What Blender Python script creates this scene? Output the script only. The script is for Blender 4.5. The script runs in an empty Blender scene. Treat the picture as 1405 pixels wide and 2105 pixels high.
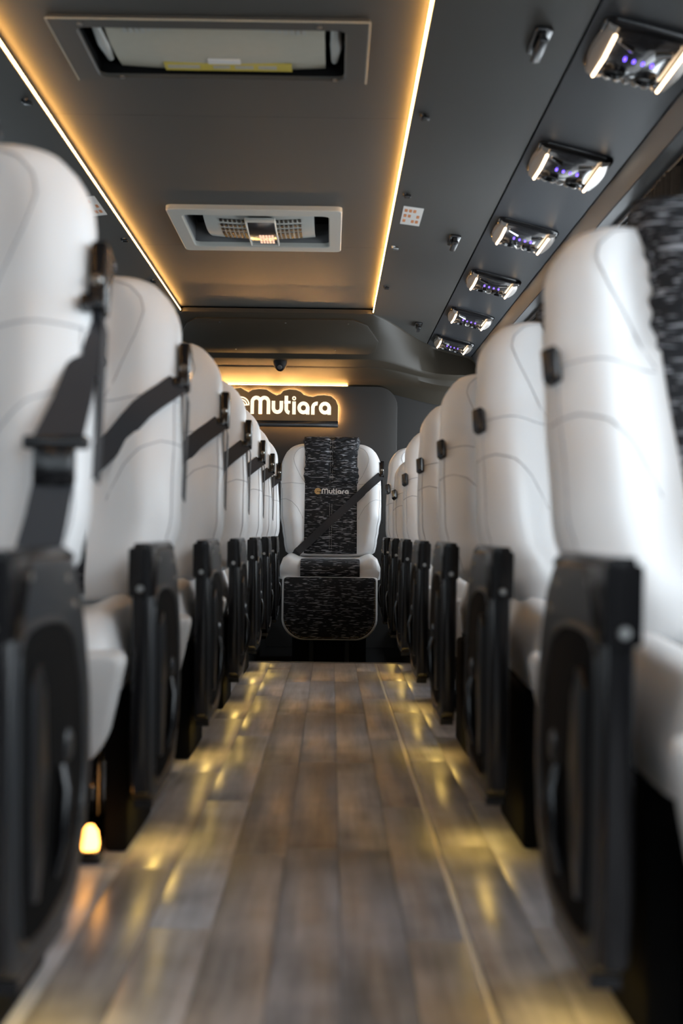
import bpy, bmesh, math, random
from mathutils import Vector, Matrix
random.seed(7)
PI = math.pi
sc = bpy.context.scene
COL = sc.collection

# ------------------------------------------------------------ camera, world, exposure
W, H, FPX = 1405, 2105, 2634.0
CZ = 0.60
cam_d = bpy.data.cameras.new('camera')
cam = bpy.data.objects.new('camera', cam_d)
COL.objects.link(cam)
sc.camera = cam
cam_d.sensor_fit = 'HORIZONTAL'
cam_d.sensor_width = 24.0
cam_d.lens = FPX / W * 24.0
cam_d.clip_start = 0.05
cam.location = (0, 0, CZ)
YAW, PITCH, ROLL = math.atan(20.5 / FPX), math.atan(43.5 / FPX), math.radians(0.7)
cam.matrix_world = (Matrix.Translation((0, 0, CZ)) @ Matrix.Rotation(-YAW, 4, 'Z') @
                    Matrix.Rotation(PI / 2 + PITCH, 4, 'X') @ Matrix.Rotation(ROLL, 4, 'Z'))
cam_d.dof.use_dof = True
cam_d.dof.focus_distance = 8.2
cam_d.dof.aperture_fstop = 2.9
sc.view_settings.view_transform = 'Standard'
sc.view_settings.look = 'None'
sc.view_settings.gamma = 1
sc.view_settings.use_curve_mapping = False
sc.view_settings.exposure = 0.0
try:
    sc.cycles.use_denoising = True
    sc.cycles.max_bounces = 8
    sc.cycles.caustics_reflective = False
    sc.cycles.caustics_refractive = False
except Exception:
    pass

world = bpy.data.worlds.new('daylight')
sc.world = world
world.use_nodes = True
wn = world.node_tree.nodes
bg = wn['Background']
bg.inputs['Color'].default_value = (0.90, 0.95, 1.0, 1)
bg.inputs['Strength'].default_value = 11.5


def portal(name, loc, rot, sx, sy):
    l = bpy.data.lights.new(name, 'AREA')
    l.shape = 'RECTANGLE'
    l.size, l.size_y = sx, sy
    l.cycles.is_portal = True
    o = bpy.data.objects.new(name, l)
    COL.objects.link(o)
    o.location = loc
    o.rotation_euler = rot
    return o

# bus shell dimensions (x = 0 is the camera in the aisle, y = depth, z up)
XC = -0.35                      # centre line of the bus
XR, XL = 1.09, -1.79            # side walls
CEIL = CZ + 1.35
YF, YB = -2.4, 9.0              # windscreen, rear wall
portal('windscreen_daylight', (XC, YF + 0.02, 1.28), (PI / 2, 0, 0), 2.5, 1.3)
portal('left_daylight', (XL + 0.02, 3.2, 1.22), (0, -PI / 2, 0), 0.85, 11.0)
portal('right_daylight', (XR - 0.01, 3.2, 1.20), (0, PI / 2, 0), 0.80, 11.0)


# ------------------------------------------------------------ materials
def mat(name, color=(0.5, 0.5, 0.5), rough=0.5, metal=0.0, spec=0.5, emit=None, estr=0.0, coat=0.0, noise=0.0, nscale=40.0, bump=0.0, bscale=200.0):
    m = bpy.data.materials.new(name)
    m.use_nodes = True
    nt = m.node_tree
    b = nt.nodes['Principled BSDF']
    b.inputs['Base Color'].default_value = (*color, 1)
    b.inputs['Roughness'].default_value = rough
    b.inputs['Metallic'].default_value = metal
    b.inputs['Specular IOR Level'].default_value = spec
    b.inputs['Coat Weight'].default_value = coat
    b.inputs['Coat Roughness'].default_value = 0.12
    if emit:
        b.inputs['Emission Color'].default_value = (*emit, 1)
        b.inputs['Emission Strength'].default_value = estr
    tc = nt.nodes.new('ShaderNodeTexCoord')
    if noise > 0:
        n = nt.nodes.new('ShaderNodeTexNoise')
        n.inputs['Scale'].default_value = nscale
        n.inputs['Detail'].default_value = 4
        r = nt.nodes.new('ShaderNodeMapRange')
        r.inputs['To Min'].default_value = 1 - noise
        r.inputs['To Max'].default_value = 1 + noise
        nt.links.new(tc.outputs['Object'], n.inputs['Vector'])
        nt.links.new(n.outputs['Fac'], r.inputs['Value'])
        mx = nt.nodes.new('ShaderNodeVectorMath')
        mx.operation = 'SCALE'
        mx.inputs[0].default_value = color
        nt.links.new(r.outputs['Result'], mx.inputs['Scale'])
        nt.links.new(mx.outputs['Vector'], b.inputs['Base Color'])
    if bump > 0:
        n2 = nt.nodes.new('ShaderNodeTexNoise')
        n2.inputs['Scale'].default_value = bscale
        n2.inputs['Detail'].default_value = 3
        bp = nt.nodes.new('ShaderNodeBump')
        bp.inputs['Strength'].default_value = bump
        bp.inputs['Distance'].default_value = 0.002
        nt.links.new(tc.outputs['Object'], n2.inputs['Vector'])
        nt.links.new(n2.outputs['Fac'], bp.inputs['Height'])
        nt.links.new(bp.outputs['Normal'], b.inputs['Normal'])
    return m


def fabric_mat():
    m = mat('dashed_fabric', (0.012, 0.013, 0.015), 0.75, spec=0.25)
    nt = m.node_tree
    b = nt.nodes['Principled BSDF']
    tc = nt.nodes['Texture Coordinate']
    cols = []
    for sx, sz, lo, seed in ((17, 170, 0.675, 0.0), (30, 330, 0.68, 7.3)):
        mp = nt.nodes.new('ShaderNodeMapping')
        mp.inputs['Scale'].default_value = (sx, sx * 2, sz)
        mp.inputs['Location'].default_value = (seed, seed * 2, seed * 3)
        n = nt.nodes.new('ShaderNodeTexNoise')
        n.inputs['Scale'].default_value = 1.0
        n.inputs['Detail'].default_value = 0.0
        cr = nt.nodes.new('ShaderNodeMapRange')
        cr.inputs['From Min'].default_value = lo
        cr.inputs['From Max'].default_value = lo + 0.07
        nt.links.new(tc.outputs['Object'], mp.inputs['Vector'])
        nt.links.new(mp.outputs['Vector'], n.inputs['Vector'])
        nt.links.new(n.outputs['Fac'], cr.inputs['Value'])
        cols.append(cr)
    mx = nt.nodes.new('ShaderNodeMath')
    mx.operation = 'MAXIMUM'
    nt.links.new(cols[0].outputs['Result'], mx.inputs[0])
    nt.links.new(cols[1].outputs['Result'], mx.inputs[1])
    mc = nt.nodes.new('ShaderNodeMix')
    mc.data_type = 'RGBA'
    mc.inputs[6].default_value = (0.016, 0.017, 0.020, 1)
    mc.inputs[7].default_value = (0.34, 0.35, 0.38, 1)
    nt.links.new(mx.outputs['Value'], mc.inputs[0])
    nt.links.new(mc.outputs[2], b.inputs['Base Color'])
    return m


def plank_mat():
    m = mat('vinyl_plank', (0.2, 0.17, 0.14), 0.34, spec=0.5)
    nt = m.node_tree
    b = nt.nodes['Principled BSDF']
    tc = nt.nodes['Texture Coordinate']
    oi = nt.nodes.new('ShaderNodeObjectInfo')
    cr = nt.nodes.new('ShaderNodeValToRGB')
    e = cr.color_ramp.elements
    e[0].position, e[0].color = 0.0, (0.209, 0.190, 0.181, 1)
    e[1].position, e[1].color = 1.0, (0.417, 0.396, 0.395, 1)
    for p, c in ((0.2, (0.329, 0.335, 0.359, 1)), (0.45, (0.296, 0.258, 0.232, 1)), (0.65, (0.395, 0.402, 0.430, 1)), (0.8, (0.237, 0.238, 0.260, 1))):
        x = e.new(p)
        x.color = c
    nt.links.new(oi.outputs['Random'], cr.inputs['Fac'])
    mp = nt.nodes.new('ShaderNodeMapping')
    mp.inputs['Scale'].default_value = (55, 3.0, 10)
    add = nt.nodes.new('ShaderNodeVectorMath')
    add.operation = 'ADD'
    sc_ = nt.nodes.new('ShaderNodeVectorMath')
    sc_.operation = 'SCALE'
    sc_.inputs[0].default_value = (31, 17, 5)
    nt.links.new(oi.outputs['Random'], sc_.inputs['Scale'])
    nt.links.new(tc.outputs['Object'], add.inputs[0])
    nt.links.new(sc_.outputs['Vector'], add.inputs[1])
    nt.links.new(add.outputs['Vector'], mp.inputs['Vector'])
    n = nt.nodes.new('ShaderNodeTexNoise')
    n.inputs['Scale'].default_value = 1.0
    n.inputs['Detail'].default_value = 5
    n.inputs['Roughness'].default_value = 0.65
    nt.links.new(mp.outputs['Vector'], n.inputs['Vector'])
    n3 = nt.nodes.new('ShaderNodeTexNoise')
    n3.inputs['Scale'].default_value = 7.0
    n3.inputs['Detail'].default_value = 3
    nt.links.new(add.outputs['Vector'], n3.inputs['Vector'])
    sm = nt.nodes.new('ShaderNodeMath')
    sm.operation = 'ADD'
    nt.links.new(n.outputs['Fac'], sm.inputs[0])
    nt.links.new(n3.outputs['Fac'], sm.inputs[1])
    r = nt.nodes.new('ShaderNodeMapRange')
    r.inputs['From Min'].default_value = 0.65
    r.inputs['From Max'].default_value = 1.35
    r.inputs['To Min'].default_value = 0.45
    r.inputs['To Max'].default_value = 1.55
    nt.links.new(sm.outputs['Value'], r.inputs['Value'])
    mx = nt.nodes.new('ShaderNodeVectorMath')
    mx.operation = 'SCALE'
    nt.links.new(cr.outputs['Color'], mx.inputs[0])
    nt.links.new(r.outputs['Result'], mx.inputs['Scale'])
    nt.links.new(mx.outputs['Vector'], b.inputs['Base Color'])
    r2 = nt.nodes.new('ShaderNodeMapRange')
    r2.inputs['To Min'].default_value = 0.24
    r2.inputs['To Max'].default_value = 0.44
    nt.links.new(n3.outputs['Fac'], r2.inputs['Value'])
    nt.links.new(r2.outputs['Result'], b.inputs['Roughness'])
    return m


def glass_mat(name, tint, gloss=0.12):
    m = bpy.data.materials.new(name)
    m.use_nodes = True
    nt = m.node_tree
    for n in list(nt.nodes):
        nt.nodes.remove(n)
    out = nt.nodes.new('ShaderNodeOutputMaterial')
    t = nt.nodes.new('ShaderNodeBsdfTransparent')
    t.inputs['Color'].default_value = (*tint, 1)
    g = nt.nodes.new('ShaderNodeBsdfGlossy')
    g.inputs['Roughness'].default_value = 0.03
    mx = nt.nodes.new('ShaderNodeMixShader')
    mx.inputs[0].default_value = gloss
    nt.links.new(t.outputs[0], mx.inputs[1])
    nt.links.new(g.outputs[0], mx.inputs[2])
    nt.links.new(mx.outputs[0], out.inputs['Surface'])
    return m

WARM = (1.0, 0.50, 0.13)
M = {
    'leather': mat('white_leather', (0.80, 0.80, 0.80), 0.42, spec=0.5, bump=0.12, bscale=260),
    'leather_grey': mat('pale_grey_leather', (0.62, 0.61, 0.60), 0.45, bump=0.12, bscale=260),
    'seam': mat('grey_stitching', (0.42, 0.42, 0.43), 0.7),
    'fabric': fabric_mat(),
    'stitch': mat('pale_thread', (0.55, 0.53, 0.50), 0.7),
    'plastic': mat('black_plastic', (0.013, 0.014, 0.016), 0.30, spec=0.5, bump=0.08, bscale=500),
    'plastic_gloss': mat('gloss_black_plastic', (0.006, 0.006, 0.007), 0.2, spec=0.55),
    'plastic_grey': mat('charcoal_plastic', (0.024, 0.026, 0.029), 0.38, spec=0.5, bump=0.08, bscale=500),
    'void': mat('matt_black', (0.004, 0.004, 0.004), 0.9, spec=0.1),
    'webbing': mat('seat_belt_webbing', (0.030, 0.032, 0.037), 0.62, spec=0.4, noise=0.25, nscale=300),
    'chrome': mat('chrome', (0.75, 0.75, 0.76), 0.10, metal=1.0),
    'steel': mat('screw_steel', (0.45, 0.45, 0.44), 0.3, metal=1.0),
    'ceiling': mat('grey_ceiling_laminate', (0.050, 0.049, 0.045), 0.5, spec=0.35, noise=0.07, nscale=160),
    'lampanel': mat('blue_grey_lamp_panel', (0.026, 0.029, 0.034), 0.42, spec=0.4),
    'cove': mat('rear_moulding', (0.025, 0.020, 0.013), 0.55, spec=0.35, noise=0.08, nscale=150),
    'wall': mat('dark_wall_moulding', (0.020, 0.019, 0.018), 0.6, spec=0.3),
    'slab': mat('rear_slab_laminate', (0.030, 0.028, 0.026), 0.6, spec=0.3),
    'trimgrey': mat('grey_trim', (0.12, 0.122, 0.125), 0.5),
    'ductgrey': mat('vent_grey_plastic', (0.36, 0.36, 0.33), 0.5),
    'ventbeige': mat('grille_beige', (0.40, 0.37, 0.29), 0.5, noise=0.06, nscale=30),
    'yellow': mat('yellow_label', (0.52, 0.40, 0.06), 0.5),
    'white_label': mat('white_label', (0.62, 0.60, 0.57), 0.5),
    'orange_print': mat('orange_print', (0.55, 0.20, 0.07), 0.5),
    'led': mat('warm_led', (0.9, 0.8, 0.6), 0.5, emit=WARM, estr=55.0),
    'halo': mat('sign_halo', (0.9, 0.8, 0.6), 0.5, emit=(1.0, 0.5, 0.15), estr=300.0),
    'ledrear': mat('warm_led_rear', (0.9, 0.8, 0.6), 0.5, emit=WARM, estr=170.0),
    'bar': mat('lamp_bar', (0.9, 0.8, 0.7), 0.5, emit=(1.0, 0.72, 0.45), estr=5.0),
    'blue': mat('blue_led', (0.05, 0.05, 0.4), 0.5, emit=(0.16, 0.08, 1.0), estr=3.5),
    'amber': mat('amber_lamp', (0.9, 0.5, 0.2), 0.5, emit=(1.0, 0.42, 0.08), estr=9.0),
    'letter': mat('lit_letter', (0.95, 0.9, 0.8), 0.4, emit=(1.0, 0.80, 0.50), estr=1.0),
    'plate': mat('bronze_acrylic', (0.13, 0.075, 0.030), 0.14, spec=0.6, emit=(1.0, 0.50, 0.16), estr=0.025, noise=0.3, nscale=9),
    'plate_edge': mat('lit_acrylic_edge', (0.8, 0.5, 0.25), 0.3, emit=(1.0, 0.62, 0.28), estr=0.6),
    'gold': mat('gold_thread', (0.62, 0.40, 0.16), 0.5),
    'silver': mat('silver_thread', (0.78, 0.77, 0.75), 0.5),
    'plank': plank_mat(),
    'subfloor': mat('subfloor', (0.030, 0.027, 0.025), 0.6),
    'seamstrip': mat('floor_weld', (0.80, 0.74, 0.62), 0.25),
    'curtain': mat('brown_curtain', (0.040, 0.032, 0.024), 0.9, noise=0.3, nscale=60),
    'glass': glass_mat('tinted_glass', (0.88, 0.90, 0.91)),
    'glass_dimmed': glass_mat('dimmed_glass', (0.42, 0.44, 0.45)),  # tint darkened on purpose to dim daylight through left windows and windscreen
    'cctv': mat('camera_black', (0.002, 0.002, 0.002), 0.5, spec=0.15),
    'lens': mat('lamp_lens', (0.020, 0.020, 0.022), 0.10, spec=0.8, coat=0.5),
    'crystal': mat('clear_bezel', (0.42, 0.39, 0.36), 0.32, metal=0.6),
    'floor_glow': mat('added_floor_glow', (0.9, 0.8, 0.4), 0.5, emit=(1.0, 0.66, 0.16), estr=22.0),  # added emitter that makes the yellow streaks on the floor
}


# ------------------------------------------------------------ mesh helpers
class MB:
    def __init__(s):
        s.v, s.f = [], []

    def add(s, vs, fs):
        o = len(s.v)
        s.v += [tuple(v) for v in vs]
        s.f += [tuple(i + o for i in f) for f in fs]
        return s

    def box(s, x0, x1, y0, y1, z0, z1, b=0.0, mtx=None):
        bm = bmesh.new()
        bmesh.ops.create_cube(bm, size=1)
        for v in bm.verts:
            v.co = Vector(((x0 + x1) / 2 + v.co.x * (x1 - x0), (y0 + y1) / 2 + v.co.y * (y1 - y0), (z0 + z1) / 2 + v.co.z * (z1 - z0)))
        if b > 0:
            bmesh.ops.bevel(bm, geom=bm.edges[:], offset=b, segments=2, profile=0.5, affect='EDGES')
        if mtx:
            bmesh.ops.transform(bm, matrix=mtx, verts=bm.verts[:])
        bm.verts.index_update()
        s.add([v.co[:] for v in bm.verts], [[v.index for v in f.verts] for f in bm.faces])
        bm.free()
        return s

    def prism(s, poly, d0, d1, axis='x', b=0.0, seg=2):
        """poly: 2D points; axis x -> (y,z), axis z -> (x,y), axis y -> (x,z)"""
        bm = bmesh.new()

        def P(p, d):
            return {'x': (d, p[0], p[1]), 'y': (p[0], d, p[1]), 'z': (p[0], p[1], d)}[axis]
        a = [bm.verts.new(P(p, d0)) for p in poly]
        c = [bm.verts.new(P(p, d1)) for p in poly]
        bm.faces.new(a)
        bm.faces.new(c[::-1])
        n = len(poly)
        for i in range(n):
            bm.faces.new((a[i], c[i], c[(i + 1) % n], a[(i + 1) % n]))
        bmesh.ops.recalc_face_normals(bm, faces=bm.faces[:])
        if b > 0:
            es = [e for e in bm.edges if (e.verts[0] in a) == (e.verts[1] in a)]
            bmesh.ops.bevel(bm, geom=es, offset=b, segments=seg, profile=0.5, affect='EDGES')
        bm.verts.index_update()
        s.add([v.co[:] for v in bm.verts], [[v.index for v in f.verts] for f in bm.faces])
        bm.free()
        return s

    def tube(s, pts, r, n=8):
        pts = [Vector(p) for p in pts]
        rings = []
        for i, p in enumerate(pts):
            t = (pts[min(i + 1, len(pts) - 1)] - pts[max(i - 1, 0)])
            if t.length < 1e-9:
                t = Vector((0, 0, 1))
            t.normalize()
            up = Vector((0, 0, 1)) if abs(t.z) < 0.9 else Vector((1, 0, 0))
            a = t.cross(up).normalized()
            c = t.cross(a)
            rr = r[i] if isinstance(r, (list, tuple)) else r
            rings.append([p + a * rr * math.cos(2 * PI * k / n) + c * rr * math.sin(2 * PI * k / n) for k in range(n)])
        return s.loft(rings, cap=True)

    def loft(s, rings, cap=True, closed=True):
        n = len(rings[0])
        vs = [v for r in rings for v in r]
        fs = []
        m = n if closed else n - 1
        for i in range(len(rings) - 1):
            for k in range(m):
                fs.append((i * n + k, i * n + (k + 1) % n, (i + 1) * n + (k + 1) % n, (i + 1) * n + k))
        if cap and closed:
            fs.append(tuple(range(n))[::-1])
            fs.append(tuple((len(rings) - 1) * n + k for k in range(n)))
        return s.add(vs, fs)

    def ribbon(s, pts, nrm, w, t, up=None):
        """flat strap following pts; width w along side vector, thickness t"""
        pts = [Vector(p) for p in pts]
        rings = []
        for i, p in enumerate(pts):
            d = (pts[min(i + 1, len(pts) - 1)] - pts[max(i - 1, 0)]).normalized()
            N = Vector(nrm[i] if isinstance(nrm, list) else nrm).normalized()
            side = d.cross(N).normalized()
            N = side.cross(d).normalized()
            ww = w[i] if isinstance(w, list) else w
            rings.append([p + side * ww / 2 + N * t / 2, p - side * ww / 2 + N * t / 2, p - side * ww / 2 - N * t / 2, p + side * ww / 2 - N * t / 2])
        return s.loft(rings)

    def build(s, name, m, parent=None, smooth=40):
        me = bpy.data.meshes.new(name)
        me.from_pydata(s.v, [], s.f)
        bm = bmesh.new()
        bm.from_mesh(me)
        bmesh.ops.recalc_face_normals(bm, faces=bm.faces[:])
        bm.to_mesh(me)
        bm.free()
        me.materials.append(m)
        o = bpy.data.objects.new(name, me)
        COL.objects.link(o)
        if parent is not None:
            o.parent = parent
        if smooth:
            me.polygons.foreach_set('use_smooth', [True] * len(me.polygons))
            try:
                me.set_sharp_from_angle(angle=math.radians(smooth))
            except Exception:
                pass
        return o


def empty(name, loc=(0, 0, 0), rz=0.0):
    o = bpy.data.objects.new(name, None)
    o.empty_display_size = 0.1
    COL.objects.link(o)
    o.location = loc
    o.rotation_euler = (0, 0, rz)
    return o


def tag(o, label=None, cat=None, group=None, kind=None):
    if label:
        o['label'] = label
    if cat:
        o['category'] = cat
    if group:
        o['group'] = group
    if kind:
        o['kind'] = kind
    return o


def copy_tree(o, parent=None):
    c = o.copy()
    COL.objects.link(c)
    if parent is not None:
        c.parent = parent
    for ch in list(o.children):
        copy_tree(ch, c)
    return c


def rrect(x0, x1, y0, y1, r, n=5):
    out = []
    for cx, cy, a0 in ((x1 - r, y1 - r, 0), (x0 + r, y1 - r, 90), (x0 + r, y0 + r, 180), (x1 - r, y0 + r, 270)):
        for k in range(n + 1):
            a = math.radians(a0 + 90 * k / n)
            out.append((cx + r * math.cos(a), cy + r * math.sin(a)))
    return out


def interp(tab, x):
    if x <= tab[0][0]:
        return tab[0][1]
    for (a, fa), (b, fb) in zip(tab, tab[1:]):
        if x <= b:
            t = (x - a) / (b - a)
            t = t * t * (3 - 2 * t)
            return fa + (fb - fa) * t
    return tab[-1][1]


def lin(tab, x):
    if x <= tab[0][0]:
        return tab[0][1]
    for (a, fa), (b, fb) in zip(tab, tab[1:]):
        if x <= b:
            return fa + (fb - fa) * (x - a) / (b - a)
    return tab[-1][1]


def sstep(a, b, x):
    t = max(0.0, min(1.0, (x - a) / (b - a)))
    return t * t * (3 - 2 * t)


# ------------------------------------------------------------ setting: floor
floor = empty('floor')
tag(floor, kind='structure')
MB().box(XL - 0.05, XR + 0.05, YF, 5.93, -0.30, -0.004).build('subfloor', M['subfloor'], floor)
PW = 0.0975
protos = {}
x = -0.369 - PW * 5
xs = []
while x < 0.85:
    xs.append(x)
    x += PW
for ci, x0 in enumerate(xs):
    y = -0.9 + random.random() * 0.7
    starts = {4: 2.29 - 0.92 * 3, 5: 2.29 - 0.92 * 2, 6: 1.95 - 0.92 * 2}
    if ci in starts:
        y = starts[ci]
    while y < 5.93:
        L = 0.92
        y1 = min(y + L, 5.93)
        key = round(y1 - y, 3)
        if key > 0.03:
            me = protos.get(key)
            if me is None:
                o = MB().box(0.0005, PW - 0.0005, 0.0006, key - 0.0006, -0.008, 0.0, 0.0007).build('plank', M['plank'], floor)
                protos[key] = o.data
            else:
                o = bpy.data.objects.new('plank', me)
                COL.objects.link(o)
                o.parent = floor
            o.location = (x0, y, random.uniform(-0.0004, 0.0))
        y += L
tag(MB().box(0.2055, 0.2125, 0.9, 5.92, -0.003, 0.0012, 0.0005).build('trim_1', M['seamstrip']), kind='structure')
tag(MB().box(-0.42, 0.42, 5.925, 5.945, -0.02, 0.003, 0.002).build('trim_2', M['trimgrey']), kind='structure')
# the dark well in front of the rear seat and the plinths the last rows stand on
floor2 = empty('floor')
tag(floor2, kind='structure')
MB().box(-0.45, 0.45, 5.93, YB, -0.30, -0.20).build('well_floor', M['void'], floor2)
for s in (-1, 1):
    x0, x1 = sorted((s * 0.45, XR + 0.05 if s > 0 else XL - 0.05))
    MB().box(x0, x1, 5.93, YB, -0.30, -0.004).build('plinth', M['void'], floor2)

# ------------------------------------------------------------ setting: ceiling
LX0, LX1 = -0.945, 0.243
prof = [(0.593, 1.35), (0.99, 1.30), (1.30, 1.225), (1.34, 1.17), (1.45, 1.15)]   # half width from the centre line -> height over the camera


def zc(dx):
    return CZ + lin([(0, 1.35)] + prof, dx)


ceil = empty('ceiling')
tag(ceil, kind='structure')
RISE = 0.036
YE = 7.86
# middle panel in sheets with fine joints, with openings over the two roof units
holes = [(-0.717, 0.030, 3.49, 3.87), (-0.668, -0.018, 5.50, 6.12)]
zt = CEIL + RISE


def mid_sheet(y0, y1, hole=None):
    b = MB()
    if hole is None:
        b.box(LX0 - 0.012, LX1 + 0.012, y0, y1, zt, zt + 0.012)
    else:
        hx0, hx1, hy0, hy1 = hole
        b.box(LX0 - 0.012, hx0, y0, y1, zt, zt + 0.012)
        b.box(hx1, LX1 + 0.012, y0, y1, zt, zt + 0.012)
        b.box(hx0, hx1, y0, hy0, zt, zt + 0.012)
        b.box(hx0, hx1, hy1, y1, zt, zt + 0.012)
    return b.build('ceiling_panel', M['ceiling'], ceil)


mid_sheet(YF, 2.60)
mid_sheet(2.602, 6.155 - 1.9, holes[0])
mid_sheet(4.257, 6.19, holes[1])
mid_sheet(6.192, YE + 0.03)
for s in (-1, 1):
    xa = lambda d: XC + s * d
    for (d0, h0), (d1, h1), nm, mt in ((prof[0], prof[1], 'side_panel', M['ceiling']), (prof[1], prof[2], 'lamp_panel', M['lampanel']), (prof[2], prof[3], 'edge_moulding', M['trimgrey']), (prof[3], prof[4], 'edge_moulding', M['trimgrey'])):
        g0 = 0.0 if nm == 'side_panel' else 0.004
        g1 = 0.004 if nm != 'edge_moulding' else 0
        h0_, h1_ = h0 + 0, h1
        poly = [(xa(d0 + g0), CZ + h0), (xa(d1 - g1), CZ + h1), (xa(d1 - g1), CZ + h1 + 0.03), (xa(d0 + g0), CZ + h0 + 0.035)]
        MB().prism(poly, YF, YB, 'y').build(nm, mt, ceil)
    MB().box(*sorted((xa(0.95), xa(1.40))), YF, YB, CZ + 1.345, CZ + 1.36).build('roof_lining', M['void'], ceil)
MB().box(XL - 0.05, XR + 0.05, YF, YB, CEIL + 0.30, CEIL + 0.34).build('roof', M['void'], ceil)
for s, x in ((-1, XL - 0.05), (1, XR + 0.02)):
    MB().box(x, x + 0.03, YF, YB, 1.72, CEIL + 0.32).build('roof_side', M['void'], ceil)
MB().box(LX0 - 0.01, LX0 + 0.0, YF, YE, CEIL + 0.0, CEIL + RISE).build('cove_side', M['ceiling'], ceil)

# warm LED strips along both steps of the ceiling
for s, x, nm in ((-1, LX0 + 0.0005, 'left'), (1, LX1 - 0.0005, 'right')):
    t = MB().box(*sorted((x, x - s * 0.004)), YF + 0.3, YE - 0.01, CEIL + 0.006, CEIL + 0.013, 0.001).build('led_strip', M['led'])
    tag(t, 'warm glowing light strip along the %s edge of the middle ceiling panel' % nm, 'light strip', 'ceiling light strips')

# ------------------------------------------------------------ setting: walls, windows
wr = empty('wall_right')
tag(wr, kind='structure')
wl = empty('wall_left')
tag(wl, kind='structure')
MB().box(XR, XR + 0.05, YF, YB, -0.3, 0.80, 0.003).build('lower_panel', M['wall'], wr)
MB().box(XR, XR + 0.05, YF, YB, 1.70, 1.80, 0.003).build('upper_panel', M['wall'], wr)
MB().box(XL - 0.05, XL, YF, YB, -0.3, 0.80, 0.003).build('lower_panel', M['wall'], wl)
MB().box(XL - 0.05, XL, YF, YB, 1.70, 1.80, 0.003).build('upper_panel', M['wall'], wl)
pil = [-2.4, -0.6, 1.55, 3.66, 5.75, 7.75, 9.0]
for y in pil[1:-1]:
    MB().box(XR - 0.02, XR + 0.05, y - 0.14, y + 0.14, 0.78, 1.74, 0.006).build('pillar', M['trimgrey'], wr)
    MB().box(XL - 0.05, XL + 0.02, y - 0.14, y + 0.14, 0.78, 1.74, 0.006).build('pillar', M['trimgrey'], wl)
wi = 1
for a, b_ in zip(pil, pil[1:]):
    for sx, gm in ((1, M['glass']), (-1, M['glass_dimmed'])):
        xw = XR + 0.025 if sx > 0 else XL - 0.025
        w = tag(MB().box(xw - 0.004, xw + 0.004, a, b_, 0.78, 1.72).build('window_%d' % wi, gm), kind='structure')
        MB().box(xw - 0.02, xw + 0.012, a, b_, 1.60, 1.715, 0.003).build('window_frame', M['plastic_gloss'], w)
        MB().box(xw - 0.02, xw + 0.012, a, b_, 0.785, 0.82, 0.003).build('window_frame', M['plastic_gloss'], w)
        wi += 1
# curtain rail and curtains on the right-hand windows
rail = MB()
rail.box(XR - 0.035, XR - 0.020, YF + 0.2, 8.7, 1.735, 1.75, 0.002)
rail.box(XR - 0.055, XR - 0.040, YF + 0.2, 8.7, 1.735, 1.75, 0.002)
tag(rail.build('curtain_rail', M['plastic_gloss']), 'black double curtain rail above the right-hand windows', 'rail')


def curtain(y0, y1, z0, z1, label):
    n = int((y1 - y0) / 0.006)
    rings = []
    for k in range(9):
        z = z1 + (z0 - z1) * k / 8
        ring = []
        for i in range(n + 1):
            t = i / n
            y = y0 + (y1 - y0) * t
            a = 0.016 * math.sin(2 * PI * (y - y0) / 0.055 + 0.6 * math.sin(y * 9 + k * 0.15)) + 0.004 * math.sin(k * 0.9 + y * 20)
            ring.append((XR - 0.045 + a, y, z))
        back = [(p[0] + 0.003, p[1], p[2]) for p in reversed(ring)]
        rings.append(ring + back)
    return tag(MB().loft(rings).build('curtain', M['curtain']), label, 'curtain', 'window curtains')


curtain(3.86, 4.50, 0.82, 1.735, 'dark brown pleated curtain behind the nearest right-hand seat')
curtain(2.6, 3.50, 0.82, 1.735, 'dark brown pleated curtain at the right edge, nearer than the grey pillar')
curtain(5.95, 6.5, 0.82, 1.735, 'dark pleated curtain farther back along the right-hand windows')

# front of the bus with the windscreen, behind the camera
wf = empty('wall_front')
tag(wf, kind='structure')
MB().box(XL - 0.05, XR + 0.05, YF - 0.06, YF, -0.3, 0.62).build('lower_panel', M['wall'], wf)
MB().box(XL - 0.05, XR + 0.05, YF - 0.06, YF, 1.93, CEIL + 0.34).build('upper_panel', M['wall'], wf)
tag(MB().box(XL, XR, YF - 0.03, YF - 0.02, 0.62, 1.93).build('window_13', M['glass_dimmed']), kind='structure')

# ------------------------------------------------------------ setting: rear wall and moulding
wb = empty('wall_back')
tag(wb, kind='structure')
MB().box(XL - 0.05, XR + 0.05, YB, YB + 0.06, -0.3, CEIL + 0.34).build('rear_panel', M['wall'], wb)


def bulk_rows(x):
    d = abs(x - XC)
    s = 0.95 * sstep(0.56, 1.08, d)
    z0 = zc(min(d, 1.36))
    if d < 0.593:
        z0 = CEIL + 0.006
    dr = sstep(0.60, 1.2, d)
    y0 = 7.86 + s
    y1 = 8.36 + s * 0.45
    z1 = 1.742 - 0.06 * dr
    y2 = 8.62 + s * 0.22
    y3 = 8.86 + s * 0.06
    return [(y0, z0 + 0.02), (y0, z0 - 0.004), (y0 + 0.01, z0 - 0.012), (y0 + (y1 - y0) * .5, z0 + (z1 + 0.02 - z0) * .49 - 0.005), (y1 - 0.02, z1 + 0.012), (y1, z1), (y1 + 0.012, z1 - 0.006),
            (y2 - 0.01, z1 - 0.018), (y2, z1 - 0.024), (y2 + 0.012, z1 - 0.030 - 0.03 * dr),
            (y3 - 0.02, 1.662 - 0.05 * dr), (y3 + 0.02, 1.645 - 0.06 * dr), (YB - 0.01, 1.60 - 0.1 * dr)]


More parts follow.
